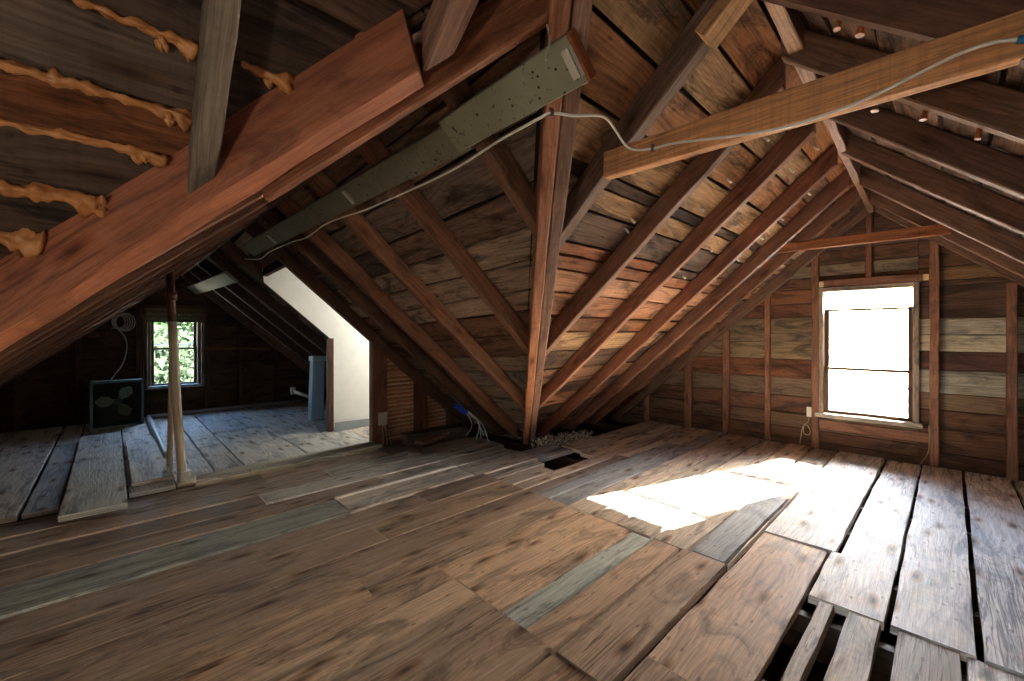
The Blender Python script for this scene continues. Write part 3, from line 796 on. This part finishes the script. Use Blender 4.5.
def P3(u, v, x=None, y=None, z=None):
    c, q = math.cos(math.radians(46.28)), math.sin(math.radians(46.28))
    t = (u - 512) / 419.2; w = (333.8 - v) / 419.2
    r = Vector((c + q * t, q - c * t, w))
    s = x / r.x if x is not None else y / r.y if y is not None else (z - 1) / r.z
    return Vector((r.x * s, r.y * s, 1 + r.z * s))


pts = [PBm(u, v, .045) for i, (u, v) in enumerate([(245, 259), (260, 259), (270, 251.7), (293, 241.7), (306.5, 237.6), (324, 225), (342, 217.5), (365, 210), (404, 193), (449, 172), (480, 153), (500, 140)])]
pts[-1] = PBm(500, 140, .08)
pts += [P3(539, 118.5, x=.80), P3(552, 113, x=.845), P3(573, 115.6, x=.90), P3(598, 115.6, x=1.0), P3(608, 120, x=1.08), P3(616, 131, x=1.16), P3(625, 144.6, x=1.22), P3(635, 150, x=1.265), P3(653, 148.5, x=1.272)]
pts += [P3(u, v, x=1.273) for u, v in [(672, 143.7), (700, 140), (729, 136.7), (778, 129), (817, 117.6), (864, 100), (910, 78), (945, 60.5), (972, 48.8), (1000, 41.4), (1020, 39.6), (1045, 36)]]
m = MB(); m.tube(pts, .0040, WHITE, 8, 0, 4)
cb = m.build('white_cable', M_PVC, label='long white electrical cable looping from the green beam along the pale collar tie', cat='cable')
m = MB(); m.tube([P3(1017, 40, x=1.272), P3(1040, 36.5, x=1.272)], .008, rgb('4aa0d8'), 8, 0, 1, spline=False); m.build('blue_tape', M_PVC, cb, label='band of blue tape on the cable')
for (u, v, x) in ((552, 113, .843), (653, 148, 1.272)):
    p = P3(u, v, x=x); m = MB(); m.box(p + Vector((-.008, -.004, -.011)), p + Vector((.004, .004, .011)), rgb('8a8f94'), .001); m.build('staple', M_METAL, cb)
m = MB(); m.tube([P3(547, 25, x=.80), P3(550, 38, x=.80), P3(548, 52, x=.79), P3(546, 60, x=.775)], .003, rgb('c8beb4'), 6)
m.build('loose_wire', M_PVC, label='short thin white wire dangling beside the near end of the green beam', cat='wire')

# pale pegs standing in for daylight glints at the sheathing gaps beside the rafters
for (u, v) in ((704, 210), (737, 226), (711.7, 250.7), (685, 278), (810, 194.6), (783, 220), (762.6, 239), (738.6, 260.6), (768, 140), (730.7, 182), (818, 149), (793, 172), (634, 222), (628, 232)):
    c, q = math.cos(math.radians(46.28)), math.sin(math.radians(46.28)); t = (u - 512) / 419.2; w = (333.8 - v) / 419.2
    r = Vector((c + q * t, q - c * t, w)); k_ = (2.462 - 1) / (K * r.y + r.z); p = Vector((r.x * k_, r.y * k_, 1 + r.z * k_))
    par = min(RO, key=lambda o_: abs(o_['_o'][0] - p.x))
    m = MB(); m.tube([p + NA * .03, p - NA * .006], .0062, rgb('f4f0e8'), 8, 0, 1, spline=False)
    m.build('gap_glint', M_PAINT, par, label='small pale peg standing in for a daylight glint')
# right wall outlet
o = empty('wall_outlet', (X1 - .03, .865, .26), 'white outlet with looped cord low on the window gable', 'outlet')
m = MB(); m.box((X1 - .022, .846, .262), (X1 - .001, .886, .348), rgb('efeee8'), .003); m.build('outlet_box', M_PAINT, o)
m = MB(); m.tube([(X1 - .02, .866, .265), (X1 - .03, .872, .22), (X1 - .035, .90, .19), (X1 - .035, .905, .12), (X1 - .035, .87, .105), (X1 - .035, .855, .14), (X1 - .035, .88, .19), (X1 - .035, .91, .17), (X1 - .035, .925, .09), (X1 - .05, .93, .012)], .0038, rgb('b8a27c'), 6)
m.build('cord', M_PVC, o)
m = MB(); m.tube([(X1 - .055, .112, .31), (X1 - .056, .108, .2), (X1 - .056, .118, .1), (X1 - .07, .16, .008)], .0035, rgb('a48a62'), 6)
m.build('cord', M_PVC, label='thin tan cord hanging from the right side of the bright window to the floor', cat='cord')
# outlet on partition post
o = empty('junction_box', (1.74, 3.49, .18), 'pale grey outlet box with wires on the post beside the bare lath', 'outlet')
m = MB(); m.box((1.705, 3.475, .19), (1.785, 3.499, .305), rgb('a9a49c'), .003); m.build('box_body', M_PAINT, o)
for dx in (0, .03, .055):
    m = MB(); m.tube([(1.74 + dx * .4, 3.485, .19), (1.735 + dx, 3.46, .11), (1.73 + dx * 1.4, 3.45, .0)], .003, rgb('a39c90'), 6); m.build('wire', M_PVC, o)
o = empty('blue_junction_box', (2.22, 3.02, .28), 'small bright blue electrical box with white wires under a rafter', 'electrical box')
c_ = P3(461, 409, y=3.0)
m = MB(); m.beam(c_ + Vector((-.05, .0, .035)), c_ + Vector((.05, 0, -.04)), (0, 1, 0), (0, 0, 1), (-.025, .025), (-.02, .02), rgb('2452c8'), .004, 2); m.build('box_body', M_PVC, o)
for i, (a, b, c2) in enumerate((((468, 412), (478, 420), (481, 438)), ((468, 413), (479, 424), (476, 440)), ((466, 412), (472, 425), (466, 436)), ((468, 411), (482, 424), (488, 440)), ((468, 412), (477, 421), (484, 436)))):
    m = MB(); m.tube([P3(*a, y=2.98), P3(*b, y=2.95), P3(*c2, y=2.93)], .0035, rgb('c9c7c2'), 6); m.build('wire', M_PVC, o)

# ------------------------------------------------------------------ pipes
pv = rgb('d8cdb8')
o = empty('pvc_drain_pipe', (.35, 3.5, 0), 'cream plastic pipe standing in the left wing, turning along the floor edge', 'pipe')
m = MB(); m.tube([(.340, 3.485, .04), (.312, 3.49, .5), (.288, 3.50, 1.08)], .025, pv, 14, 0, 3); m.build('riser', M_PVC, o)
m = MB(); m.tube([(.288, 3.50, 1.05), (.274, 3.51, 1.44)], .023, rgb('6a4c3a'), 14, 0, 1, spline=False); m.tube([(.284, 3.505, 1.22), (.282, 3.505, 1.27)], .031, rgb('6a4c3a'), 14, 0, 1, spline=False); m.build('iron_upper', M_METAL, o, label='brown iron upper section with a coupling')
m = MB(); m.tube([(.345, 3.485, .10), (.345, 3.485, .045), (.355, 3.483, .03), (.41, 3.475, .032)], .036, rgb('c9c4b8'), 14, 0, 4); m.build('elbow', M_PVC, o)
m = MB(); m.tube([(.38, 3.472, .030), (.66, 3.472, .045), (1.65, 3.475, .045)], .022, rgb('bdbab2'), 12, 0, 2, spline=False); m.build('floor_run', M_PVC, o)
o = empty('pvc_vent_pipe', (.31, 3.87, .03), 'thinner cream pipe leaning behind the standing drain pipe', 'pipe')
m = MB(); m.tube([(.303, 3.86, .04), (.305, 3.75, .6), (.30, 3.62, 1.10)], .019, rgb('cdbfa6'), 12, 0, 3); m.build('riser', M_PVC, o)
m = MB(); m.tube([(.315, 6.30, .055), (.305, 6.2, .05), (.305, 5.0, .05), (.308, 4.1, .05)], .026, rgb('a8aaa8'), 12, 0, 3); m.tube([(.315, 6.30, .055), (.55, 6.31, .055)], .026, rgb('8f9498'), 12, 0, 1)
m.build('floor_pipe', M_PVC, label='grey pipe lying on the left wing floor with a bend at its far end', cat='pipe')
m = MB(); m.tube([(.56, 6.33, .055), (1.98, 6.34, .055)], .026, rgb('8c8f90'), 10, 0, 1); m.build('base_pipe', M_PVC, label='long grey pipe along the foot of the far gable', cat='pipe')
o = empty('pipe_stub', P3(300, 394, y=5.9), 'short cream pipe stub with an elbow near the pale upright panel', 'pipe')
m = MB(); a, b = P3(293, 391, y=5.9), P3(309, 397, y=5.7); m.tube([a, b], .022, pv, 12, 0, 1); m.build('run', M_PVC, o)
m = MB(); m.tube([a + Vector((-.0, 0, -.04)), a + Vector((0, 0, .05))], .034, pv, 12, 0, 1); m.build('elbow', M_PVC, o)

# ------------------------------------------------------------------ fan box, coil, panel
o = empty('fan_box', (.03, 6.2, .03), 'dark teal metal box housing a fan, on the floor below the coil of wire', 'fan')
tl = rgb('3f5a5e'); bx0, bx1, by0, by1, bz0, bz1 = -.155, .255, 6.02, 6.30, .032, .50
m = MB()
m.box((bx0, by0, bz1 - .012), (bx1, by1, bz1), rgb('6d8a90'), .002); m.box((bx0, by0, bz0), (bx1, by1, bz0 + .012), tl, .002)
m.box((bx0, by0, bz0), (bx0 + .012, by1, bz1), tl, .002); m.box((bx1 - .012, by0, bz0), (bx1, by1, bz1), tl, .002); m.box((bx0, by1 - .01, bz0), (bx1, by1, bz1), rgb('1d2628'), .002)
m.build('housing', M_GREEN, o)
m = MB()
for a, b in (((bx0, bz0), (bx1, bz0)), ((bx0, bz1), (bx1, bz1)), ((bx0 + .01, bz0), (bx0 + .01, bz1)), ((bx1 - .01, bz0), (bx1 - .01, bz1))):
    m.beam((a[0], by0, a[1]), (b[0], by0, b[1]), (0, 1, 0), Vector((b[1] - a[1], 0, a[0] - b[0])), (-.008, .008), (-.012, .012), rgb('54777d'), .002)
m.build('front_frame', M_GREEN, o)
fc = Vector((.055, by0 + .10, .285))
m = MB(); m.tube([fc + Vector((0, -.05, 0)), fc + Vector((0, .09, 0))], .035, rgb('3a4a4a'), 14, 0, 1, spline=False); m.build('motor_hub', M_METAL, o)
for kk in range(3):
    an = math.pi + kk * math.pi / 1.5 - .05
    ur = Vector((math.cos(an), 0, math.sin(an))); ut = Vector((-math.sin(an), 0, math.cos(an)))
    m = MB(); prof = []
    for sgn in (-1, 1):
        for t_, w_ in ((.03, .012), (.08, .05), (.13, .062), (.165, .045), (.18, .0)):
            pass
    top = [(.03, .012), (.08, .048), (.13, .055), (.17, .02), (.18, 0.)]
    ring = [fc + ur * t_ + ut * w_ + Vector((0, -.03 - w_ * .35, 0)) for t_, w_ in top] + [fc + ur * t_ - ut * w_ + Vector((0, -.03 + w_ * .35, 0)) for t_, w_ in top[:-1][::-1]]
    m.poly(ring, rgb('6f7c6a')); m.poly([p + Vector((0, .005, 0)) for p in ring[::-1]], rgb('6f7c6a'))
    m.build('fan_blade', M_METAL, o, label='pale green fan blade')
o = empty('wire_coil', (.08, 6.36, 1.1), 'coil of white wire hung on the far gable with a tail dropping to the fan', 'wire coil')
m = MB()
for i in range(5):
    r_ = .055 + .006 * i; cx = .06 + i * .014
    m.tube([(cx + r_ * math.cos(a), 6.36 - .006 * i, 1.13 + r_ * 1.25 * math.sin(a)) for a in [q * math.pi / 6 for q in range(12)]], .0045, rgb('b8b6ae'), 6, 0, 3, True)
m.build('loops', M_PVC, o)
m = MB(); m.tube([(-.0, 6.36, 1.06), (.05, 6.36, 1.055), (.115, 6.35, .95), (.125, 6.35, .82), (.09, 6.34, .66), (.02, 6.30, .54), (.0, 6.26, .505)], .0055, rgb('c4c8c8'), 6); m.build('tail', M_PVC, o)
o = empty('insulation_panel', (1.70, 4.98, .03), 'pale blue wrapped upright panel standing under the rafters left of the white alcove', 'panel')
m = MB(); m.beam((1.68, 4.98, .03), (1.70, 4.98, .70), (1, .25, 0), (.25, -1, 0), (-.075, .075), (-.05, .05), rgb('8fa9bb'), .02, 8, .008); m.build('panel_body', M_PAINT, o)
m = MB(); m.beam((1.70, 4.98, .69), (1.702, 4.98, .745), (1, .25, 0), (.25, -1, 0), (-.085, .085), (-.055, .055), rgb('a9b8c0'), .015, 3, .01); m.build('folded_top', M_PAINT, o)

# ------------------------------------------------------------------ loose timber
def plank(p0, p1, side, w, t, c, label, name='loose_plank', group=None, mat=None, jit=.006):
    m = MB(); m.beam(p0, p1, side, (0, 0, 1), (-w / 2, w / 2), (0, t), rgb(c, .03), .003, 12, jit)
    return m.build(name, mat or M_FLOOR, label=label, cat='plank', group=group)


plank((-.065, 3.15, .035), (-.07, 5.45, .036), (1, 0, 0), .262, .030, '8f8c84', 'large loose pale plank overlapping the floor step at left', group='loose planks on the left wing floor')
plank((.198, 3.56, .035), (.19, 4.95, .036), (1, 0, 0), .205, .026, '98948c', 'shorter loose pale plank just left of the standing pipes', group='loose planks on the left wing floor')
plank((.40, 3.435, -.01), (1.66, 3.425, -.01), (0, 1, 0), .05, .03, '9a8f7e', 'narrow pale strip along the step to the left wing', 'edge_strip')
plank((.98, 2.578, -.004), (1.87, 2.582, -.004), (0, 1, 0), .022, .016, 'd4cdbf', 'thin white lath strip lying along a floor seam', 'white_strip', mat=M_PAINT)
plank((2.0, 3.30, -.0), (2.36, 3.38, .03), (0, 1, 0), .12, .03, '6b5140', 'thin reddish offcut leaning in front of the bare lath', 'wood_offcut')
plank((1.92, 3.42, -.0), (2.55, 3.36, .0), (0, 1, 0), .12, .09, '3e322a', 'dark timber block lying at the foot of the bare lath', 'timber_block')
plank((1.80, 3.05, -.002), (1.95, 3.25, -.002), (1, -.5, 0), .1, .02, '6f5b49', 'small splintered board on the floor before the wide post', 'floor_scrap')
m = MB()
for i in range(560):
    a = R.random(); x = 2.82 + a * .55 + R.gauss(0, .06); y = 2.60 - a * .18 + R.gauss(0, .05)
    if y > 2.72 or x - y > .98: continue
    r_ = R.uniform(.006, .016); z = R.uniform(-.03, .05)
    q = [m.vert(Vector((x, y, z)) + Vector(v) * r_ * R.uniform(.7, 1.3), rgb(R.choice(['aaa092', 'bcb2a4', '8b8074', 'c8c0b2', '796d60']), .1)) for v in ((1, 0, 0), (-1, 0, 0), (0, 1, 0), (0, -1, 0), (0, 0, 1), (0, 0, -1))]
    for f in ((0, 2, 4), (2, 1, 4), (1, 3, 4), (3, 0, 4), (2, 0, 5), (1, 2, 5), (3, 1, 5), (0, 3, 5)):
        m.face([q[j] for j in f], [(0, 0)] * 3)
m.build('rubble_pile', M_PLAST, label='grey crumbled rubble and insulation at the foot of the central valley', cat='rubble', kind='stuff')

# ------------------------------------------------------------------ spray foam beads
def foam(y, xa, xb, label, r=.011, drip=True):
    m = MB(); n = max(8, int((xb - xa) / .006)); pts = []; rr = []
    for i in range(n + 1):
        x = xa + (xb - xa) * i / n
        e = max(0, 1 - (xb - x) / .07) if drip else 0
        p = oAL(x, y + .004 * noise.noise(Vector((x * 25, y * 40, 1))) + e * .006) - NA * (.002 + .006 * e)
        pts.append(p)
        rr.append(r * (.5 + .55 * abs(noise.noise(Vector((x * 14, y * 30, 3)))) + .5 * abs(noise.noise(Vector((x * 45, y * 30, 7)))) + .9 * e))
    rr[0] *= .5; rr[-1] *= .5
    m.tube(pts, rr, rgb('d2935a', .05), 16, 1.0, 1, spline=False)
    for q in range(4 if drip else 0):
        x = (xb - R.uniform(0, .06)) if q < 4 else R.uniform(xa, xb); p = oAL(x, y + R.uniform(.002, .012)) - NA * .006
        r_ = R.uniform(.004, .008)
        m.tube([p - Vector((.004, 0, 0)), p - NA * .004 + Vector((0, .004, -.006)), p + Vector((.003, .008, -.016))], [r_, r_, .002], rgb('dca066'), 10, .6, 1, spline=False)
    return m.build('foam_bead', M_FOAM, label=label, cat='spray foam', group='orange foam beads at top left')


foam(1.077, -.05, .13, 'orange foam bead along the topmost seam, ending in a blob behind the grey jack rafter')
foam(1.077, .205, .315, 'short orange foam blob right of the grey jack rafter')
foam(1.193, -.45, .135, 'longest orange foam bead, crossing from the left edge to the jack rafter foot', .014)
foam(1.281, -.45, .095, 'thin orange foam bead below the brown board at upper left')
foam(1.398, -.5, -.005, 'orange foam bead second from the bottom at left, ending on the reddish beam', .02)
foam(1.502, -.5, -.115, 'lowest orange foam bead at the left edge', .022)
fd = MB()
for i, (u, v, x) in enumerate(((839, 20, 1.40), (862, 26, 1.38), (925, 45, 1.36), (876, 104, 1.78), (925, 112, 1.76), (980, 131, 1.75))):
    p = P3(u, v, x=x); m = MB()
    m.tube([p + Vector((0, 0, .03)), p + Vector((.004, 0, .01)), p + Vector((0, .004, -.022))], [.008, .006, .009], rgb('a85a26'), 8, .6, 1, spline=False)
    m.build('foam_drip', M_FOAM, label='small orange foam drip under the right roof boards, %s from the left' % ORD[i], cat='spray foam', group='foam drips at top right')

# ------------------------------------------------------------------ outdoors
def tree(x, y, z0, h, r, seed, label, base):
    o = empty('tree', (x, y, z0), label, 'tree', 'trees outside the far window')
    m = MB(); m.tube([(x, y, z0), (x + .05, y, z0 + h * .4), (x, y + .05, z0 + h * .8)], [.16, .12, .05], rgb('5a4a3c'), 8, .2, 1, spline=False); m.build('trunk', M_PLAST, o)
    rr = random.Random(seed); m = MB()
    for i in range(5200):
        v = Vector((rr.gauss(0, 1), rr.gauss(0, 1), rr.gauss(0, 1))).normalized() * rr.uniform(.55, 1) * r
        c = Vector((x, y, z0 + h * .62)) + Vector((v.x, v.y, v.z * h * .4 / r))
        a = Vector((rr.gauss(0, 1), rr.gauss(0, 1), rr.gauss(0, 1))).normalized(); b = a.orthogonal().normalized(); s = rr.uniform(.07, .15)
        f = math.exp(rr.gauss(0, .25)); col = tuple(q * f for q in rgb(base))
        q = [m.vert(c + a * s, col), m.vert(c + b * s * .55, col), m.vert(c - a * s, col), m.vert(c - b * s * .55, col)]
        m.face(q, [(0, 0)] * 4)
    m.build('foliage', M_LEAF, o)


tree(-.6, 14.5, -4, 6.6, 2.0, 1, 'leafy green tree outside the far window, left half of the panes', '1b2818')
tree(2.2, 16.0, -4, 7.6, 2.4, 2, 'leafy green tree outside the far window, right half of the panes', '22301f')
tree(.9, 21, -4, 10.5, 4.2, 4, 'big dark tree standing behind the others outside the far window', '22301f')
tree(.4, 12.5, -4, 5.2, 1.7, 3, 'lower pale green shrub outside the far window', '2a3428')
m = MB(); m.poly([(-40, -40, -4.2), (60, -40, -4.2), (60, 60, -4.2), (-40, 60, -4.2)], rgb('a09c90')); m.build('ground', M_PLAST, kind='structure')

# ------------------------------------------------------------------ light
w = bpy.data.worlds.new('sky'); SC.world = w; w.use_nodes = True
t = w.node_tree; t.nodes.clear()
sdir = Vector((2.52, -.8, 1.38)).normalized()
sky = t.nodes.new('ShaderNodeTexSky'); sky.sky_type = 'NISHITA'; sky.sun_disc = False
sky.sun_elevation = math.asin(sdir.z); sky.sun_rotation = math.atan2(sdir.x, sdir.y)
sky.air_density = 1.0; sky.dust_density = 1.5; sky.ozone_density = 1.0
bg = t.nodes.new('ShaderNodeBackground'); bg.inputs[1].default_value = 2.8
ou = t.nodes.new('ShaderNodeOutputWorld'); t.links.new(sky.outputs[0], bg.inputs[0]); t.links.new(bg.outputs[0], ou.inputs[0])


def light(name, typ, loc, energy, col=(1, 1, 1), rot=None, size=None, size_y=None, portal=False):
    l = bpy.data.lights.new(name, typ); l.energy = energy; l.color = col
    if typ == 'AREA':
        l.shape = 'RECTANGLE'; l.size = size; l.size_y = size_y; l.cycles.is_portal = portal
    if typ == 'POINT': l.shadow_soft_size = size
    o = bpy.data.objects.new(name, l); COL.objects.link(o); o.location = Vector(loc) * H
    if rot is not None: o.rotation_euler = rot
    return o


s = light('sun', 'SUN', (0, 0, 10), 130, (1., .93, .82)); s.data.angle = .009
s.rotation_euler = (-sdir).to_track_quat('-Z', 'Y').to_euler()


def facing(d): return Vector(d).to_track_quat('-Z', 'Z').to_euler()


light('window_light', 'AREA', (X1 + .12, .483, .84), 1, rot=facing((-1, 0, 0)), size=.64 * H, size_y=1.12 * H, portal=True)
light('far_window_light', 'AREA', (.55, Y2 + .12, .82), 1, rot=facing((0, -1, 0)), size=.51 * H, size_y=.93 * H, portal=True)
light('rear_window_light', 'AREA', (XB - .12, .45, .83), 1, rot=facing((1, 0, 0)), size=.65 * H, size_y=1.07 * H, portal=True)
light('alcove_fill', 'POINT', (2.45, 3.80, 1.25), 9.5, (1., .97, .92), size=.08)  # unseen point light added to brighten the white alcove
light('left_fill', 'POINT', (-.95, .05, .70), 17, (1., .84, .66), size=.10)  # added warm fill from the left, no fixture stands there
light('back_fill', 'POINT', (.3, -.75, 1.05), 3.5, (1., .90, .78), size=.10)  # added fill behind the camera, no bulb is built

# ------------------------------------------------------------------ camera
c = bpy.data.cameras.new('camera'); c.sensor_width = 36; c.lens = 419.2 / 1024 * 36; c.shift_y = -6.7 / 1024; c.clip_start = .02
co = bpy.data.objects.new('camera', c); COL.objects.link(co); co.location = (0, 0, H)
co.rotation_euler = (math.pi / 2, 0, math.radians(46.28 - 90)); SC.camera = co
for o in bpy.data.objects:
    if '_o' in o: del o['_o']
SC.view_settings.view_transform = 'Standard'; SC.view_settings.look = 'None'; SC.view_settings.gamma = 1; SC.view_settings.use_curve_mapping = False
SC.view_settings.exposure = 1.15
SC.cycles.use_denoising = True
SC.cycles.max_bounces = 10; SC.cycles.diffuse_bounces = 6; SC.cycles.transparent_max_bounces = 12
SC.cycles.sample_clamp_indirect = 6
